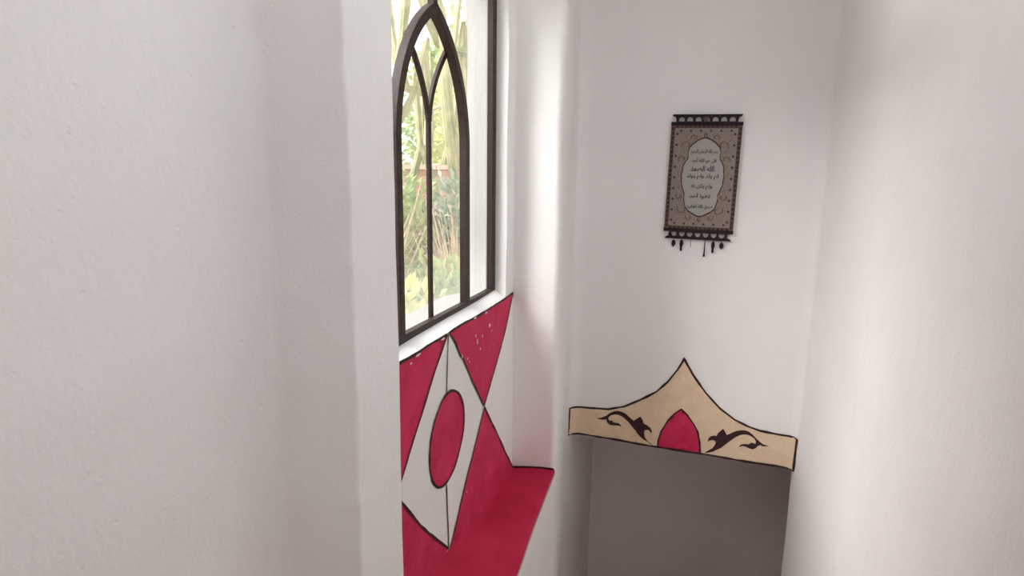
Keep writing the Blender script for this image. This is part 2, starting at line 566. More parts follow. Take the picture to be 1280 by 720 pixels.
# ------------------------------------------------------------------ mural in the niche
TRI_UL = [(1.30, 0.975), (1.4909, 0.9755), (1.5905, 0.9739), (1.7138, 0.9749), (1.84, 0.9697), (1.7101, 0.8532), (1.5948, 0.7363), (1.5075, 0.6358), (1.30, 0.415)]
TRI_UR = [(1.8539, 0.9746), (1.9987, 0.975), (2.1684, 0.9722), (2.3805, 0.974), (2.612, 0.9776), (2.5077, 0.8449), (2.3701, 0.7095), (2.2182, 0.5794), (2.1019, 0.709), (1.9896, 0.8416), (1.9585, 0.8626), (1.914, 0.9192)]
TRI_LR = [(2.2222, 0.5723), (2.3486, 0.4267), (2.496, 0.2483), (2.6119, 0.1222), (2.2225, 0.107), (1.9503, 0.130), (1.8456, 0.1617), (1.9521, 0.2772), (2.0797, 0.4204)]
TRI_LL = [(1.13, 0.82), (1.30, 0.735), (1.5127, 0.5189), (1.6107, 0.4005), (1.7318, 0.2721), (1.8347, 0.1705), (1.7289, 0.1673), (1.6487, 0.186), (1.10, 0.200)]
TRI_LL = [(1.30, 0.77)] + TRI_LL[2:8] + [(1.13, 0.198), (1.13, 0.60)]
ELL = [(1.8894, 0.7563), (1.957, 0.7223), (2.0001, 0.6491), (1.9954, 0.5638), (1.9346, 0.4794), (1.8582, 0.4382), (1.77, 0.4438), (1.7118, 0.49), (1.6823, 0.5545), (1.6847, 0.6303), (1.718, 0.6996), (1.7775, 0.7469), (1.8288, 0.7627)]
TOP = 0.0016
for nmv, pts, lab in (('painted_triangle', TRI_UL, 'crimson triangle hanging from the near end of the sill'),
                      ('painted_triangle', TRI_UR, 'crimson triangle hanging from the far end of the sill'),
                      ('painted_triangle', TRI_LR, 'crimson triangle rising from the far end of the ledge'),
                      ('painted_triangle', TRI_LL, 'crimson triangle rising from the near end of the ledge')):
    o = paint(nmv, pts, place_niche, TOP, M['red'], wall_niche)
    o['label'] = lab
    if pts is TRI_UL:
        lines = [pts[1:5], pts[4:9]]
    elif pts is TRI_UR:
        lines = [pts[0:5], pts[4:8], pts[7:12] + [pts[0]]]
    elif pts is TRI_LR:
        lines = [pts[0:4], [pts[6], pts[7], pts[8], pts[0]]]
    else:
        lines = [pts[0:5]]
    for k, l in enumerate(lines):
        stroke('painted_outline', l, 0.0095, place_niche, TOP * 2, M['line'], o, seed=k + len(pts))
es = smooth_poly(ELL, 2)
o = paint('painted_oval', es, place_niche, TOP, M['red'], wall_niche)
o['label'] = 'crimson oval in the middle of the white diamond'
stroke('painted_outline', es, 0.0105, place_niche, TOP * 2, M['line'], o, closed=True, seed=5)
stroke('painted_line', [(1.8469, 0.972), (1.8379, 0.8687), (1.8330, 0.762)], 0.0075, place_niche, TOP * 2, M['line'], wall_niche, seed=11)
stroke('painted_line', [(1.8240, 0.438), (1.8265, 0.3079), (1.8348, 0.1766)], 0.0075, place_niche, TOP * 2, M['line'], wall_niche, seed=12)
def blob(cy, cz, ry, rz, seed, n=11):
    return [(cy + ry * math.cos(a) * (1 + .5 * noise.noise(Vector((math.cos(a) * 1.3, math.sin(a) * 1.3, seed * 3.1)))),
             cz + rz * math.sin(a) * (1 + .5 * noise.noise(Vector((math.sin(a) * 1.3, math.cos(a) * 1.3, seed * 5.7)))))
            for a in [i * 2 * math.pi / n for i in range(n)]]
for k, (cy, cz, ry, rz) in enumerate([(2.2746, 0.9053, .020, .013), (2.2332, 0.9665, .020, .010), (2.1312, 0.8723, .010, .020),
                                      (2.1627, 0.8347, .008, .009), (2.1067, 0.972, .022, .008), (1.6083, 0.9668, .030, .007),
                                      (2.0302, 0.8323, .010, .007), (2.1881, 0.8802, .008, .008), (1.56, 0.955, .012, .006),
                                      (1.80, 0.966, .025, .006), (2.05, 0.815, .007, .006), (1.975, 0.856, .006, .018),
                                      (2.115, 0.90, .006, .012), (2.30, 0.875, .006, .005), (2.02, 0.30, .006, .006)]):
    paint('paint_chip', blob(cy, cz, ry * .6, rz * .6, k), place_niche, 0.0042, M['chip'], wall_niche, 0.03)

# ------------------------------------------------------------------ painted lintel
LIN = [(-0.6611, 0.1433), (-0.5449, 0.1469), (-0.4373, 0.1559), (-0.3444, 0.1876), (-0.2546, 0.2429), (-0.1671, 0.303), (-0.104, 0.3709), (-0.0536, 0.4478), (-0.0294, 0.4973), (-0.023, 0.5155), (-0.0073, 0.4882), (0.0344, 0.4232), (0.1043, 0.3327), (0.184, 0.2498), (0.2611, 0.1965), (0.3357, 0.1668), (0.3983, 0.1507), (0.4996, 0.1434), (0.582, 0.1418)]
LOW = [(0.580, -0.0423), (0.4945, -0.0378), (0.3097, -0.0384), (0.096, -0.0361), (-0.149, -0.0357), (-0.4178, -0.0301), (-0.6640, -0.0254)]
OG = [(-0.1411, -0.0354), (-0.14, 0.0082), (-0.1262, 0.0658), (-0.0909, 0.1384), (-0.0496, 0.1928), (-0.0214, 0.2185), (0.011, 0.1895), (0.0525, 0.1357), (0.077, 0.0914), (0.0894, 0.033), (0.096, -0.0351)]
SCL = [(-0.1644, -0.033), (-0.1801, -0.0252), (-0.2037, -0.0124), (-0.2352, 0.0033), (-0.2553, 0.0209), (-0.2759, 0.0468), (-0.2963, 0.0685), (-0.3168, 0.0924), (-0.3371, 0.1101), (-0.3572, 0.1238), (-0.377, 0.1292), (-0.3967, 0.1284), (-0.4161, 0.1214), (-0.4294, 0.1091), (-0.4349, 0.0978), (-0.4306, 0.088), (-0.4244, 0.0826), (-0.4148, 0.0903), (-0.4064, 0.079), (-0.3925, 0.0761), (-0.3768, 0.0772), (-0.3647, 0.0706), (-0.3562, 0.0552), (-0.3741, 0.0609), (-0.3977, 0.0581), (-0.4214, 0.0566), (-0.4397, 0.0677), (-0.4466, 0.0898), (-0.4682, 0.0832), (-0.5064, 0.0851), (-0.4708, 0.098), (-0.4475, 0.1127), (-0.4245, 0.1348), (-0.4014, 0.1485), (-0.3781, 0.1548), (-0.3545, 0.1511), (-0.3306, 0.1401), (-0.3065, 0.1209), (-0.2884, 0.107), (-0.2718, 0.1218), (-0.2515, 0.1392), (-0.2393, 0.1246), (-0.2303, 0.0992), (-0.2089, 0.0901), (-0.1911, 0.0784), (-0.1807, 0.0594), (-0.1816, 0.0408), (-0.192, 0.0577), (-0.2075, 0.0635), (-0.2206, 0.0574), (-0.2255, 0.0401), (-0.2183, 0.0122), (-0.2, -0.0098), (-0.1803, -0.0211)]
SCR = [(0.118, -0.0294), (0.1403, -0.0086), (0.1594, 0.0078), (0.1713, 0.0305), (0.1763, 0.0444), (0.1695, 0.0557), (0.1543, 0.0578), (0.1413, 0.0519), (0.133, 0.0412), (0.1339, 0.062), (0.1462, 0.0789), (0.1641, 0.0863), (0.1775, 0.0858), (0.1829, 0.1034), (0.1966, 0.1204), (0.2073, 0.1339), (0.2181, 0.12), (0.2295, 0.0995), (0.2452, 0.1094), (0.2638, 0.1234), (0.2826, 0.1337), (0.3017, 0.1396), (0.3241, 0.1419), (0.3439, 0.1359), (0.3643, 0.1208), (0.3817, 0.1034), (0.4021, 0.0866), (0.4206, 0.0749), (0.4495, 0.0705), (0.4199, 0.0638), (0.4036, 0.0685), (0.393, 0.0612), (0.3828, 0.0474), (0.3675, 0.0386), (0.3479, 0.0409), (0.3313, 0.0474), (0.315, 0.0484), (0.2978, 0.0382), (0.3048, 0.0542), (0.3205, 0.0615), (0.3462, 0.0635), (0.3582, 0.0758), (0.3744, 0.0729), (0.3809, 0.0721), (0.3814, 0.0869), (0.3722, 0.1019), (0.3554, 0.112), (0.3356, 0.1181), (0.3131, 0.1164), (0.2943, 0.1079), (0.2727, 0.0916), (0.2513, 0.0696), (0.2269, 0.0433), (0.2054, 0.0192), (0.1832, 0.0024), (0.1609, -0.0146), (0.1346, -0.0247)]
lint = paint('painted_lintel', LIN + LOW, end_surface, 0.0018, M['beige'], wall_end, 0.028)
lint['label'] = 'beige band with a pointed ogee crest painted over the passage'
stroke('painted_outline', LIN + LOW, 0.0115, end_surface, 0.0045, M['line'], lint, closed=True, seed=2)
oo = paint('painted_arch', OG, end_surface, 0.0036, M['red'], lint, 0.028)
oo['label'] = 'small crimson pointed arch'
stroke('painted_outline', OG, 0.009, end_surface, 0.0054, M['line'], lint, closed=True, seed=3)
o = paint('painted_scroll', SCL, end_surface, 0.0040, M['line'], lint, 0.02)
o['label'] = 'dark leafy scroll left of the red arch'
o = paint('painted_scroll', SCR, end_surface, 0.0040, M['line'], lint, 0.02)
o['label'] = 'dark leafy scroll right of the red arch'

# ------------------------------------------------------------------ window
win = structure(empty('window_1', (-0.852, 1.895, 0.985)), 'dark brown iron window with a pointed arch and tracery')
WO = Vector(win.location)
FD = 0.014     # half depth of the heavy bars
def wbox(name, y0, y1, z0, z1, hd, xc, mat=M['iron'], parent=win):
    m = Mesh().box(xc - hd, xc + hd, y0 - WO.y, y1 - WO.y, z0 - WO.z, z1 - WO.z)
    o = m.build(name, mat, parent)
    bv = o.modifiers.new('bevel', 'BEVEL'); bv.width = 0.003; bv.segments = 2
    return o
FW = 0.04
wbox('frame_stile', O_Y1 - FW, O_Y1, 0.975, O_Z1, FD, 0)
wbox('frame_stile', O_Y0, O_Y0 + FW, 0.975, O_Z1, FD, 0)
wbox('frame_rail', O_Y0 + FW, O_Y1 - FW, 0.972, 1.018, FD, 0)
wbox('frame_rail', O_Y0 + FW, O_Y1 - FW, O_Z1 - FW, O_Z1, FD, 0)
CY, HW, ZS, R = 1.895, 0.291, 1.60, 0.486
def ribbon(name, path, w, hd, xc, parent=win):
    """flat bar of width w and depth 2*hd following a centre line in the window plane"""
    n = len(path)
    v = []
    for i in range(n):
        a, b = Vector(path[max(0, i - 1)]), Vector(path[min(n - 1, i + 1)])
        t = (b - a).normalized(); nn = Vector((-t.y, t.x))
        for s, d in ((-1, -1), (-1, 1), (1, 1), (1, -1)):
            q = Vector(path[i]) + nn * (w / 2) * s
            v.append((xc + hd * d, q.x - WO.y, q.y - WO.z))
    f = [(4 * i + k, 4 * i + (k + 1) % 4, 4 * i + 4 + (k + 1) % 4, 4 * i + 4 + k) for i in range(n - 1) for k in range(4)]
    f += [(0, 1, 2, 3), (4 * n - 4, 4 * n - 3, 4 * n - 2, 4 * n - 1)]
    o = mesh_obj(name, v, f, M['iron'], parent)
    bv = o.modifiers.new('bevel', 'BEVEL'); bv.width = 0.002; bv.segments = 2; bv.limit_method = 'ANGLE'
    return o
BW = 0.032
rc = R - BW / 2
def arc(side, rad, a0, a1, n=22):
    # side +1: right-hand arc, its centre to the left
    c = CY + side * (HW - R)
    return [(c + side * rad * math.cos(a), ZS + rad * math.sin(a)) for a in [a0 + (a1 - a0) * i / n for i in range(n + 1)]]
amax = math.acos((R - HW) / rc)
for s in (1, -1):
    ribbon('arch_bar', [(CY + s * (HW - BW / 2), 1.015), (CY + s * (HW - BW / 2), 1.3)] + arc(s, rc, 0, amax), BW, 0.015 + 0.0004 * s, 0)
ribbon('finial_bar', [(CY, ZS + rc * math.sin(amax) - 0.02), (CY, O_Z1 - FW + 0.005)], 0.03, 0.012, 0)
XM = -0.020
# tracery: mullion splitting into two branches that meet the main arch
ribbon('mullion', [(CY, 1.012), (CY, 1.4), (CY, 1.70)], 0.020, 0.0065, XM)
for s in (1, -1):
    pts = []
    for i in range(15):
        t = i / 14
        pts.append((CY + s * (0.004 + 0.150 * t ** 1.75), 1.68 + 0.245 * t))
    ribbon('tracery_bar', pts, 0.020, 0.0065 + 0.0003 * s, XM)
# glass panes, one for each field
XG = -0.0285
def pane(poly):
    vs, fs = sheet(poly, (), 0.12)
    return mesh_obj('glass_pane', [(XG, v[0] - WO.y, v[1] - WO.z) for v in vs], fs, M['glass'], win)
y0, y1, z0, z1 = O_Y0 + 0.01, O_Y1 - 0.01, 1.0, O_Z1 - 0.01
AR, AL = arc(1, rc, 0, amax, 14), arc(-1, rc, 0, amax, 14)
br = lambda s: [(CY + s * (0.004 + 0.150 * (i / 14) ** 1.75), 1.68 + 0.245 * i / 14) for i in range(15)]
apex = (CY, AR[-1][1])
pane([(CY + HW - BW / 2, z0), (y1, z0), (y1, z1), (CY, z1), apex] + AR[::-1][1:])
pane([(CY - HW + BW / 2, z0), (y0, z0), (y0, z1), (CY, z1), apex] + AL[::-1][1:])
kR = max(i for i, p in enumerate(AR) if p[1] < 1.925)
pane([(CY, z0), (CY + HW - BW / 2, z0)] + AR[:kR + 1] + br(1)[::-1])
pane([(CY, z0), (CY - HW + BW / 2, z0)] + AL[:kR + 1] + br(-1)[::-1])
pane([(CY, 1.675)] + br(1) + AR[kR + 1:-1] + [apex] + AL[kR + 1:-1][::-1] + br(-1)[::-1][:-1])

# ------------------------------------------------------------------ tapestry
TX, TZ = 0.008, 1.505
tap = empty('wall_tapestry', (TX, end_y(TX) - 0.014, TZ), (0, math.radians(0.9), -math.radians(2.17)))
tag(tap, 'small brown woven tapestry with Arabic calligraphy hanging on the end wall', 'tapestry')
def mat_weave(name, cols, scale, thr=0.5):
    m, nt, p = new_mat(name)
    tc = nt.nodes.new('ShaderNodeTexCoord')
    v1 = N(nt, 'ShaderNodeTexVoronoi', Scale=scale, feature='SMOOTH_F1')
    w1 = N(nt, 'ShaderNodeTexWave', Scale=scale * 0.35, Distortion=9.0, Detail=2.0)
    nt.links.new(tc.outputs['Object'], v1.inputs['Vector'])
    nt.links.new(tc.outputs['Object'], w1.inputs['Vector'])
    mx = N(nt, 'ShaderNodeMath', operation='MULTIPLY_ADD'); mx.inputs[1].default_value = 0.5
    nt.links.new(w1.outputs['Fac'], mx.inputs[0])
    hv = N(nt, 'ShaderNodeMath', operation='MULTIPLY'); hv.inputs[1].default_value = 0.7
    nt.links.new(v1.outputs['Distance'], hv.inputs[0])
    nt.links.new(hv.outputs[0], mx.inputs[2])
    n = len(cols)
    c = ramp(nt, mx.outputs[0], [(0.15 + 0.7 * i / max(1, n - 1), col) for i, col in enumerate(cols)])
    nt.links.new(c, p.inputs['Base Color'])
    p.inputs['Roughness'].default_value = 0.95
    p.inputs['Specular IOR Level'].default_value = 0.1
    b = N(nt, 'ShaderNodeBump', Strength=0.5, Distance=0.001)
    ck = N(nt, 'ShaderNodeTexChecker', Scale=420.0)
    nt.links.new(tc.outputs['Object'], ck.inputs['Vector'])
    nt.links.new(ck.outputs['Fac'], b.inputs['Height'])
    nt.links.new(b.outputs['Normal'], p.inputs['Normal'])
    return m
M['weave'] = mat_weave('taupe_arabesque_weave', [srgb(112, 98, 92), srgb(150, 134, 124), srgb(168, 154, 146), srgb(112, 98, 94)], 120)
M['weave_band'] = mat_weave('pale_band_weave', [srgb(118, 106, 102), srgb(160, 148, 142), srgb(136, 122, 118)], 190)
M['curl'] = mat_simple('mid_brown_thread', srgb(104, 86, 80), 0.9, 0.3, 300)
M['weave_edge'] = mat_weave('dark_edge_weave', [srgb(92, 72, 70), srgb(120, 100, 94)], 120)
M['cream'] = mat_weave('grey_cream_weave', [srgb(160, 157, 154), srgb(178, 175, 171)], 200)
M['braid'] = mat_simple('black_brown_braid', srgb(46, 36, 36), 0.9, 0.3, 200)
M['motif'] = mat_simple('dark_brown_thread', srgb(72, 54, 52), 0.9, 0.3, 300)
M['ink'] = mat_simple('charcoal_lettering_thread', srgb(44, 42, 42), 0.9, 0.15, 200)

def plate(name, outline, z_front, thick, mat, parent, step=0.05, holes=()):
    """flat piece in the x-z plane; z_front is how far its face stands towards the room"""
    vs, fs = sheet(outline, holes, step)
    n = len(vs)
    v = [(p[0], -z_front, p[1]) for p in vs] + [(p[0], -z_front + thick, p[1]) for p in vs]
    f = [tuple(q) for q in fs] + [tuple(i + n for i in reversed(q)) for q in fs]
    cnt = {}
    for q in fs:
        for i in range(len(q)):
            e = (q[i], q[(i + 1) % len(q)])
            cnt[tuple(sorted(e))] = cnt.get(tuple(sorted(e)), []) + [e]
    for k, es_ in cnt.items():
        if len(es_) == 1:
            a, b = es_[0]
            f.append((b, a, a + n, b + n))
    return mesh_obj(name, v, f, mat, parent)
W2, H2 = 0.176, 0.274
rect = lambda a, b, c, d: [(a, c), (b, c), (b, d), (a, d)]
cloth = plate('cloth', rect(-W2, W2, -H2, H2), 0.004, 0.004, M['weave'], tap)
b1, b2, b3 = 0.020, 0.046, 0.052
plate('edge_band', rect(-W2, W2, -H2, H2), 0.0050, 0.001, M['weave_edge'], cloth, 0.06, [rect(-W2 + b1, W2 - b1, -H2 + b1, H2 - b1)])
plate('flower_band', rect(-W2 + b1, W2 - b1, -H2 + b1, H2 - b1), 0.0052, 0.001, M['weave_band'], cloth, 0.06,
      [rect(-W2 + b2, W2 - b2, -H2 + b2, H2 - b2)])
mt = Mesh()
def sq(x, z, a, b, y=-0.0062):
    mt.add([(x - a, y, z - b), (x + a, y, z - b), (x + a, y, z + b), (x - a, y, z + b)], [(0, 1, 2, 3)])
nx, nz = 14, 22
for i in range(nx):
    x = -W2 + b1 + (2 * W2 - 2 * b1) * (i + .5) / nx
    for s in (-1, 1):
        sq(x, s * (H2 - b1 / 2 - 0.001), 0.0068, 0.0058)
for i in range(nz):
    z = -H2 + 0.01 + (2 * H2 - 0.02) * (i + .5) / nz
    for s in (-1, 1):
        sq(s * (W2 - b1 / 2), z, 0.0062, 0.0085)
def flower(x, z, r):
    for k in range(4):
        a = k * math.pi / 2 + 0.4
        sq(x + r * math.cos(a), z + r * math.sin(a), r * 0.55, r * 0.55, -0.0064)
    sq(x, z, r * 0.6, r * 0.6, -0.0066)
for s in (-1, 1):
    for i in range(9):
        flower(s * (W2 - 0.033), -0.225 + 0.45 * i / 8, 0.0045)
    for i in range(6):
        flower(-0.125 + 0.25 * i / 5, s * (H2 - 0.033), 0.0042)
mo = mt.build('woven_motifs', M['motif'], cloth)
mo['kind'] = 'stuff'
HP = [(155, 0), (158, 14), (165, 30), (180, 50), (198, 66), (215, 71), (232, 69), (246, 70), (258, 79), (280, 89), (300, 90), (320, 94), (340, 91), (360, 90), (385, 82), (405, 73), (422, 75), (440, 72), (465, 65), (480, 50), (492, 28), (500, 12), (503, 0)]
prof = [(w * 0.00112, (331 - y) * 0.00115) for y, w in HP]
med = prof + [(-x, z) for x, z in prof[-2:0:-1]]
grow = lambda k: [(x * (1 + k * 1.3), z * (1 + k) - 0.0) for x, z in med]
plate('medallion_edge', grow(0.035), 0.0058, 0.0015, M['motif'], cloth, 0.05)
ms = plate('medallion', med, 0.0068, 0.002, M['cream'], cloth, 0.05)
# curling arms from the medallion into the field, four corners
def curl(cx, cz, sx, sz, size):
    pts = []
    for i in range(26):
        t = i / 25
        a = -0.4 + t * 4.6
        r = size * (1 - 0.8 * t)
        pts.append((cx + sx * r * math.cos(a), cz + sz * r * math.sin(a)))
    return pts
pl_t = lambda x, z, off: Vector((x, -off, z))
for sx in (-1, 1):
    for sz in (-1, 1):
        for (cx, cz, size) in ((0.088, 0.165, 0.030), (0.052, 0.205, 0.020), (0.108, 0.095, 0.022)):
            o = stroke('woven_curl', curl(sx * cx, sz * cz, sx, sz, size), 0.0042, pl_t, 0.0060, M['curl'], cloth, step=0.006)
for sz in (-1, 1):
    stroke('woven_curl', [(-0.008, sz * 0.215), (0, sz * 0.232), (0.008, sz * 0.215), (0, sz * 0.205)], 0.005, pl_t, 0.0060, M['curl'], cloth, closed=True, step=0.006)

# calligraphy, shaped with joined letter forms and set right to left
FORMS = {'ا': 0xFE8D, 'أ': 0xFE83, 'ب': 0xFE8F, 'ح': 0xFEA1, 'د': 0xFEA9, 'ر': 0xFEAD, 'س': 0xFEB1, 'ص': 0xFEB9,
         'ظ': 0xFEC5, 'ع': 0xFEC9, 'ف': 0xFED1, 'ق': 0xFED5, 'ك': 0xFED9, 'ل': 0xFEDD, 'م': 0xFEE1, 'ن': 0xFEE5,
         'ه': 0xFEE9, 'و': 0xFEED, 'ي': 0xFEF1}
RIGHT_ONLY = set('اأدرو')
def shape(t):
    out = ''
    for i, ch in enumerate(t):
        if ch not in FORMS:
            out += ch; continue
        prv = i > 0 and t[i - 1] in FORMS and t[i - 1] not in RIGHT_ONLY
        nxt = i < len(t) - 1 and t[i + 1] in FORMS and ch not in RIGHT_ONLY
        k = (1 if prv else 0) if ch in RIGHT_ONLY else (3 if prv and nxt else 2 if nxt else 1 if prv else 0)
        out += chr(FORMS[ch] + k)
    return out[::-1]
TEXTS = [('بسم الله الرحمن الرحيم', 215, 0.133, 0.0), ('قل هو الله أحد', 252, 0.122, 0.003), ('الله الصمد', 288, 0.118, -0.003),
         ('لم يلد ولم يولد', 325, 0.160, 0.0), ('ولم يكن له', 370, 0.108, 0.0), ('كفوا أحد', 412, 0.108, -0.004), ('صدق الله العظيم', 463, 0.132, -0.003)]
for t, py, width, dx in TEXTS:
    cu = bpy.data.curves.new('lettering_line', 'FONT')
    cu.body = shape(t)
    cu.align_x = 'CENTER'
    cu.offset = 0.022
    tmp = bpy.data.objects.new('tmp', cu)
    COL.objects.link(tmp)
    dg = bpy.context.evaluated_depsgraph_get()
    me = bpy.data.meshes.new_from_object(tmp.evaluated_get(dg))
    bpy.data.objects.remove(tmp)
    if not me.vertices:
        continue
    xs_ = [v.co.x for v in me.vertices]; ys_ = [v.co.y for v in me.vertices]
    k = width / (max(xs_) - min(xs_)); mxx = (max(xs_) + min(xs_)) / 2; myy = (max(ys_) + min(ys_)) / 2
    kz = min(1.7 * k, 0.029 / (max(ys_) - min(ys_)))
    zc = (331 - py) * 0.00115
    for v in me.vertices:
        v.co = ((v.co.x - mxx) * k + dx, -0.0076, (v.co.y - myy) * kz + zc)
    me.materials.clear(); me.materials.append(M['ink'])
    o = bpy.data.objects.new('lettering_line', me)
    COL.objects.link(o); o.parent = ms

# braided heading and foot with a row of arches, each on a dark rod
def arcade(sgn):
    nA = 7
    z0_, z1_, z2_ = H2 - 0.006, H2 + 0.012, H2 + 0.050
    xa = 0.152 if sgn > 0 else 0.148
    outer = [(-W2 - 0.002, z0_), (W2 + 0.002, z0_), (W2 + 0.002, z1_), (xa, z1_), (xa + 0.004, z2_ - 0.016), (xa + 0.020, z2_ - 0.007), (xa + 0.020, z2_),
             (-xa - 0.020, z2_), (-xa - 0.020, z2_ - 0.007), (-xa - 0.004, z2_ - 0.016), (-xa, z1_), (-W2 - 0.002, z1_)]
    holes = []
    pitch = 2 * (xa - 0.006) / nA
    for i in range(nA):
        c = -xa + 0.006 + pitch * (i + .5)
        w = pitch * 0.36
        h = [(c - w, z1_ + 0.002), (c + w, z1_ + 0.002)]
        for k in range(9):
            a = math.pi * k / 8
            h.append((c + w * math.cos(a), z1_ + 0.008 + 0.016 * math.sin(a)))
        holes.append(h)
    tr = lambda l: [(x, sgn * z) for x, z in l]
    o = plate('braided_arcade', tr(outer), 0.0085, 0.006, M['braid'], tap, 0.05, [tr(h) for h in holes])
    return o
arcade(1)
foot = arcade(-1)
# hanger knot in the middle of the heading
def lathe(name, prof_, mat, parent, loc, seg=12, sx=1, sy=1):
    m = Mesh()
    n = len(prof_)
    v = [(r * math.cos(2 * math.pi * k / seg) * sx, r * math.sin(2 * math.pi * k / seg) * sy, z) for k in range(seg) for r, z in prof_]
    f = [(k * n + i, ((k + 1) % seg) * n + i, ((k + 1) % seg) * n + i + 1, k * n + i + 1) for k in range(seg) for i in range(n - 1)]
    v = [(a + loc[0], b + loc[1], c + loc[2]) for a, b, c in v]
    return m.add(v, f).build(name, mat, parent, True)
lathe('hanger_knot', [(0.0005, -0.014), (0.010, -0.010), (0.014, 0), (0.010, 0.010), (0.0005, 0.014)], mat_simple('grey_brown_cord', srgb(96, 84, 82), 0.9, 0.3, 300), tap, (-0.004, -0.010, H2 + 0.026), sy=0.5)
# hanging tassels
P_BALL = [(0.0012, 0.03), (0.0015, 0.016), (0.007, 0.011), (0.0115, 0.0), (0.0105, -0.010), (0.005, -0.019), (0.0005, -0.023)]
P_LONG = [(0.0012, 0.03), (0.0015, 0.018), (0.007, 0.014), (0.0095, 0.002), (0.009, -0.012), (0.0055, -0.022), (0.0065, -0.036), (0.0035, -0.044), (0.0005, -0.046)]
P_THIN = [(0.0012, 0.03), (0.0022, 0.02), (0.0030, -0.02), (0.0040, -0.055), (0.0058, -0.058), (0.0060, -0.066), (0.0005, -0.068)]
P_WISP = [(0.0010, 0.03), (0.0016, 0.01), (0.0020, -0.012), (0.0004, -0.026)]
ZT = -H2 - 0.050
M['wisp'] = mat_simple('frayed_grey_thread', srgb(150, 138, 132), 0.9, 0.1, 200)
for x, dz, pf, mat in ((-0.121, -0.022, P_BALL, 'braid'), (-0.080, -0.022, P_LONG, 'braid'), (-0.031, -0.022, P_WISP, 'wisp'),
                       (0.041, -0.022, P_THIN, 'braid'), (0.083, -0.022, P_LONG, 'braid'), (0.125, -0.022, P_BALL, 'braid')):
    lathe('tassel', pf, M[mat], tap, (x, -0.004, ZT + dz), sy=0.6)

# ------------------------------------------------------------------ garden outside the window
def mat_leaf(name, a, b, trans=0.25):
    m = bpy.data.materials.new(name)
    m.use_nodes = True
    nt = m.node_tree
    p = nt.nodes['Principled BSDF']
    n = N(nt, 'ShaderNodeTexNoise', Scale=5.0, Detail=4.0)
    nt.links.new(coords(nt), n.inputs['Vector'])
    c = ramp(nt, n.outputs['Fac'], [(0.35, a), (0.65, b)])
    nt.links.new(c, p.inputs['Base Color'])
    p.inputs['Roughness'].default_value = 0.55
    tl = nt.nodes.new('ShaderNodeBsdfTranslucent')
    nt.links.new(c, tl.inputs['Color'])
    mx = nt.nodes.new('ShaderNodeMixShader'); mx.inputs[0].default_value = trans
    nt.links.new(p.outputs[0], mx.inputs[1]); nt.links.new(tl.outputs[0], mx.inputs[2])
    nt.links.new(mx.outputs[0], nt.nodes['Material Output'].inputs['Surface'])
    return m
M['leaf_fresh'] = mat_leaf('fresh_green_leaf', srgb(142, 165, 105), srgb(184, 194, 131))
M['leaf_mid'] = mat_leaf('mid_green_leaf', srgb(115, 148, 98), srgb(160, 181, 131))
M['leaf_grey'] = mat_leaf('grey_green_leaf', srgb(131, 150, 125), srgb(176, 184, 158))
M['leaf_yellow'] = mat_leaf('yellow_green_leaf', srgb(184, 189, 110), srgb(212, 205, 142))
M['straw'] = mat_leaf('dry_straw', srgb(194, 169, 136), srgb(220, 201, 172), 0.15)
M['cactus'] = mat_leaf('pale_cactus_skin', srgb(134, 138, 92), srgb(178, 166, 122), 0.0)
M['bark'] = mat_simple('reddish_brown_bark', srgb(158, 120, 102), 0.9, 0.25, 20, 0.5, 60)
M['soil'] = mat_simple('pale_dusty_soil', srgb(194, 179, 162), 0.95, 0.15, 4, 0.5, 30)
M['brick'] = mat_simple('faded_red_brick', srgb(206, 160, 142), 0.9, 0.15, 9, 0.3, 50)
M['coping'] = mat_simple('pink_terracotta_coping', srgb(228, 200, 186), 0.85, 0.12, 9)
M['mortar'] = mat_simple('pale_mortar', srgb(194, 181, 168), 0.95, 0.1, 20)

gm = Mesh().grid(lambda x, y: (x, y, 0.05 + 0.12 * noise.noise(Vector((x * .7, y * .7, 0)))), span(-14, XOUT + 0.0, 0.4), span(-6, 22, 0.5))
structure(gm.build('ground', M['soil'], None, True), 'pale dusty garden soil outside the window')

def leaves(rng, center, rad, n, size, up=0.4):
    v, f = [], []
    for _ in range(n):
        while True:
            d = Vector((rng.uniform(-1, 1), rng.uniform(-1, 1), rng.uniform(-1, 1)))
            if 0.15 < d.length < 1:
                break
        d = d * (0.55 + 0.45 * rng.random()) if rng.random() < .5 else d.normalized() * rng.uniform(.75, 1.03)
        bump_ = 1 + 0.35 * noise.noise(d * 2.3 + Vector(center))
        p = Vector(center) + Vector((d.x * rad[0], d.y * rad[1], d.z * rad[2])) * bump_
        ax = (d + Vector((rng.uniform(-1, 1), rng.uniform(-1, 1), rng.uniform(-1, 1) + up))).normalized()
        sd = ax.cross(Vector((rng.uniform(-1, 1), rng.uniform(-1, 1), rng.uniform(-1, 1)))).normalized()
        L = size * rng.uniform(.6, 1.4); w = L * 0.24
        nrm = ax.cross(sd)
        b = len(v)
        v += [p, p + ax * L * .5 + sd * w + nrm * L * .06, p + ax * L - nrm * L * .08, p + ax * L * .5 - sd * w + nrm * L * .06]
        f += [(b, b + 1, b + 2), (b, b + 2, b + 3)]
    return v, f

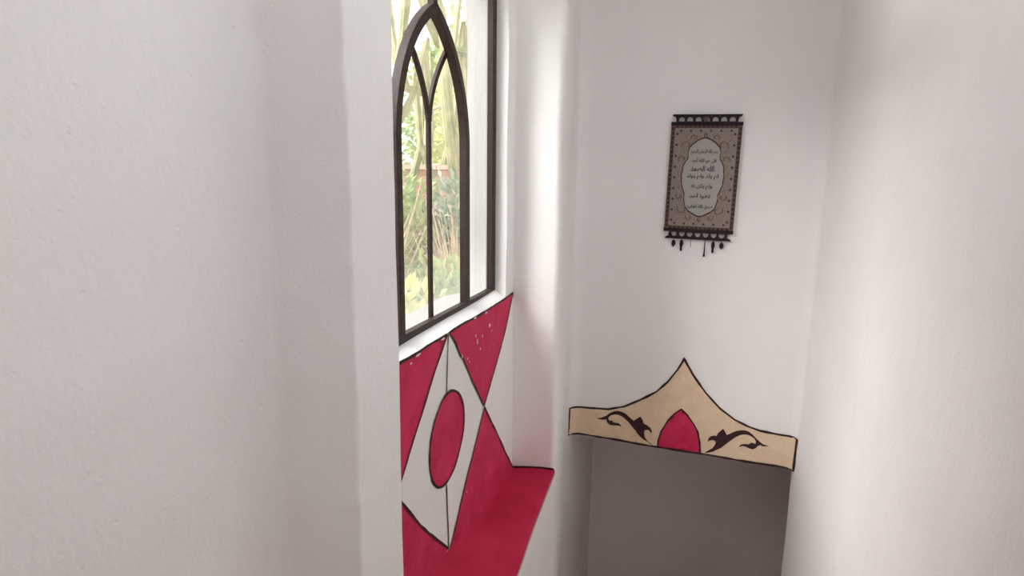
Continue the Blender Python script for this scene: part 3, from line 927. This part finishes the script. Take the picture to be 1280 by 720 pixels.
def tube(m, path, rads, seg=6):
    n = len(path)
    v = []
    for i in range(n):
        t = (Vector(path[min(n - 1, i + 1)]) - Vector(path[max(0, i - 1)])).normalized()
        a = t.orthogonal().normalized(); b = t.cross(a)
        for k in range(seg):
            an = 2 * math.pi * k / seg
            v.append(Vector(path[i]) + (a * math.cos(an) + b * math.sin(an)) * rads[i])
    f = [(i * seg + k, i * seg + (k + 1) % seg, (i + 1) * seg + (k + 1) % seg, (i + 1) * seg + k) for i in range(n - 1) for k in range(seg)]
    f.append(tuple(range(seg))); f.append(tuple(reversed(range((n - 1) * seg, n * seg))))
    m.add(v, f)

def shrub(name, x, y, z0_, rad, n, size, mat, label, cat='shrub', group='garden shrubs outside the window', seed=1):
    rng = random.Random(seed)
    root = empty(name, (x, y, z0_))
    tag(root, label, cat, group)
    c = (0, 0, rad[2] * 1.05)
    v, f = leaves(rng, c, rad, n, size)
    fo = mesh_obj('foliage', v, f, M[mat], root)
    fo['kind'] = 'stuff'
    m = Mesh()
    for _ in range(7):
        e = Vector((rng.uniform(-.7, .7) * rad[0], rng.uniform(-.7, .7) * rad[1], rad[2] * rng.uniform(1.0, 1.7)))
        mid = e * .5 + Vector((rng.uniform(-.1, .1), rng.uniform(-.1, .1), 0)) * rad[0]
        tube(m, [(0, 0, -0.1), mid, e], [0.025, 0.016, 0.005], 5)
    m.build('stems', M['bark'], root)
    return root

def grass(name, x, y, z0_, h, n, spread, mat, label, seed, cat='grass tuft'):
    rng = random.Random(seed)
    root = empty(name, (x, y, z0_))
    tag(root, label, cat)
    v, f = [], []
    for _ in range(n):
        a = rng.uniform(0, 2 * math.pi)
        d = Vector((math.cos(a), math.sin(a), 0))
        lean = rng.random() ** .7 * spread
        L = h * rng.uniform(.5, 1.1)
        s = Vector((-d.y, d.x, 0)) * (0.007 + 0.012 * rng.random())
        p0 = d * rng.random() * 0.12
        b = len(v)
        for k in range(4):
            t = k / 3
            c = p0 + d * lean * L * t ** 1.5 + Vector((0, 0, L * t * (1 - .35 * lean * t)))
            v += [c - s * (1 - t * .9), c + s * (1 - t * .9)]
        f += [(b + 2 * k, b + 2 * k + 2, b + 2 * k + 3, b + 2 * k + 1) for k in range(3)]
    o = mesh_obj('blades', v, f, M[mat], root)
    o['kind'] = 'stuff'
    if cat == 'grass tuft':
        for _ in range(7):
            a = rng.uniform(0, 2 * math.pi)
            e = Vector((math.cos(a), math.sin(a), 0)) * h * rng.uniform(.25, .5) + Vector((0, 0, h * rng.uniform(.75, 1.15)))
            m = Mesh()
            tube(m, [(0, 0, -0.1), e * .5 + Vector((rng.uniform(-.06, .06), rng.uniform(-.06, .06), 0)), e], [0.013, 0.010, 0.004], 5)
            m.build('dry_stem', M['straw'], root)
    return root

def cactus(x, y, h, arms, label, seed):
    rng = random.Random(seed)
    root = empty('candelabra_cactus', (x, y, 0))
    tag(root, label, 'cactus', 'candelabra cacti in the garden')
    def rib(path, r0):
        m = Mesh()
        n = len(path); seg = 20
        v = []
        for i in range(n):
            t = (Vector(path[min(n - 1, i + 1)]) - Vector(path[max(0, i - 1)])).normalized()
            a = Vector((1, 0.2, 0)).cross(t).normalized(); b = t.cross(a)
            r = r0 * (1 + .12 * math.sin(i * 1.9)) * (1 if i < n - 1 else .35)
            for k in range(seg):
                an = 2 * math.pi * k / seg
                q = r * (0.66 + 0.34 * math.cos(5 * an))
                v.append(Vector(path[i]) + (a * math.cos(an) + b * math.sin(an)) * q)
        f = [(i * seg + k, i * seg + (k + 1) % seg, (i + 1) * seg + (k + 1) % seg, (i + 1) * seg + k) for i in range(n - 1) for k in range(seg)]
        f.append(tuple(reversed(range((n - 1) * seg, n * seg))))
        return m.add(v, f)
    tr = [Vector((0.04 * math.sin(i), 0.04 * math.cos(i * 1.3), -0.1 + (h * .8 + .1) * i / 12)) for i in range(13)]
    rib(tr, 0.075).build('trunk', M['cactus'], root, True)
    for k in range(arms):
        a = k * 2.4 + rng.uniform(-.4, .4)
        d = Vector((math.cos(a), math.sin(a), 0))
        zb_ = h * rng.uniform(.25, .72)
        out = rng.uniform(.15, .42)
        top = min(h * 1.08, zb_ + h * rng.uniform(.2, .5))
        path = []
        for i in range(13):
            t = i / 12
            path.append(d * (out * min(1, t * 2.2) ** .7 + .32 * t) + Vector((0, 0, zb_ + 0.16 * min(1, t * 2.2) ** 2 + (top - zb_ - .16) * max(0, (t - .25) / .75))))
        rib(path, rng.uniform(.04, .058)).build('arm', M['cactus'], root, True)
    return root

# garden wall of brick under a pale coping
gw = structure(empty('wall_garden', (-3.4, 7.2, 0.0), (0, 0, math.radians(26))), 'low brick garden wall under a pink coping beyond the shrubs')
Mesh().box(-3.2, 2.6, 0.012, 0.2, -0.2, 1.58).build('mortar_core', M['mortar'], gw)
bmesh_ = Mesh().box(-0.112, 0.112, 0, 0.05, -0.031, 0.031)
bo = None
zrow = 1.545
for r_ in range(5):
    for i in range(24):
        x = -3.0 + 0.235 * i + (0.117 if r_ % 2 else 0)
        if x > 2.45:
            continue
        if bo is None:
            bo = bmesh_.build('brick', M['brick'], gw); o = bo
        else:
            o = bo.copy(); COL.objects.link(o)
        o.location = (x, random.uniform(-.004, .004), zrow - 0.074 * r_)
cpm = None
for i in range(12):
    if cpm is None:
        cpm = Mesh().box(-0.235, 0.235, -0.05, 0.26, 0, 0.06).build('coping_stone', M['coping'], gw); o = cpm
    else:
        o = cpm.copy(); COL.objects.link(o)
    o.location = (-2.95 + 0.48 * i, 0, 1.585 + random.uniform(-.003, .003))

structure(Mesh().box(-4.5, -4.3, -4.0, 5.0, -0.1, 3.2).build('wall_sky_blocker', M['weathered']), 'added plastered wall out of view, holding low sky light off the window')  # unseen wall added opposite the window to cut low sky light
shrub('leafy_shrub', -1.72, 3.35, 0.05, (0.34, 0.34, 0.36), 900, 0.10, 'leaf_yellow', 'yellow green shrub low behind the near lancet of the window', seed=1)
shrub('leafy_shrub', -1.86, 4.20, 0.05, (0.34, 0.34, 0.38), 900, 0.10, 'leaf_fresh', 'fresh green shrub low behind the far lancet of the window', seed=2)
shrub('leafy_shrub', -2.98, 5.62, 0.10, (0.44, 0.40, 0.70), 1900, 0.10, 'leaf_fresh', 'round green shrub in front of the brick garden wall', seed=3)
shrub('leafy_shrub', -2.36, 6.00, 0.05, (0.34, 0.40, 0.70), 1500, 0.10, 'leaf_grey', 'grey green shrub behind the dry grass, beside the outside window reveal', seed=4)
grass('dry_grass', -2.48, 4.22, 0.10, 1.20, 260, 0.42, 'straw', 'tuft of dry straw coloured grass behind the yellow green shrub', 5)
grass('dry_grass', -2.02, 5.00, 0.15, 1.10, 240, 0.5, 'straw', 'tuft of dry grass behind the fresh green shrub', 6)
grass('spiky_agave', -2.78, 5.02, 0.45, 0.80, 60, 0.5, 'leaf_grey', 'pale spiky agave among the dry grass', 8, 'agave')
cactus(-2.62, 6.75, 4.0, 9, 'pale candelabra cactus closest to the outside window reveal', 11)
cactus(-3.55, 6.35, 3.7, 8, 'pale candelabra cactus on the near side of the window view', 12)
cactus(-4.15, 9.0, 4.4, 8, 'tall pale candelabra cactus standing behind the brick garden wall', 13)
shrub('garden_tree', -6.7, 10.4, 0.0, (1.1, 0.8, 1.75), 3400, 0.17, 'leaf_mid', 'mid green tree nearest behind the brick garden wall', 'tree', 'trees beyond the garden wall', 21)
shrub('garden_tree', -4.4, 11.6, 0.0, (0.9, 0.8, 2.1), 3200, 0.17, 'leaf_yellow', 'yellowish tree behind the cacti near the outside reveal', 'tree', 'trees beyond the garden wall', 22)
shrub('garden_tree', -8.9, 12.6, 0.0, (1.3, 1.1, 1.9), 2000, 0.19, 'leaf_grey', 'grey green tree farthest left beyond the garden wall', 'tree', 'trees beyond the garden wall', 23)
shrub('garden_tree', -6.0, 14.6, 0.0, (1.3, 1.1, 2.7), 3600, 0.19, 'leaf_fresh', 'tall light green tree at the back of the garden', 'tree', 'trees beyond the garden wall', 24)
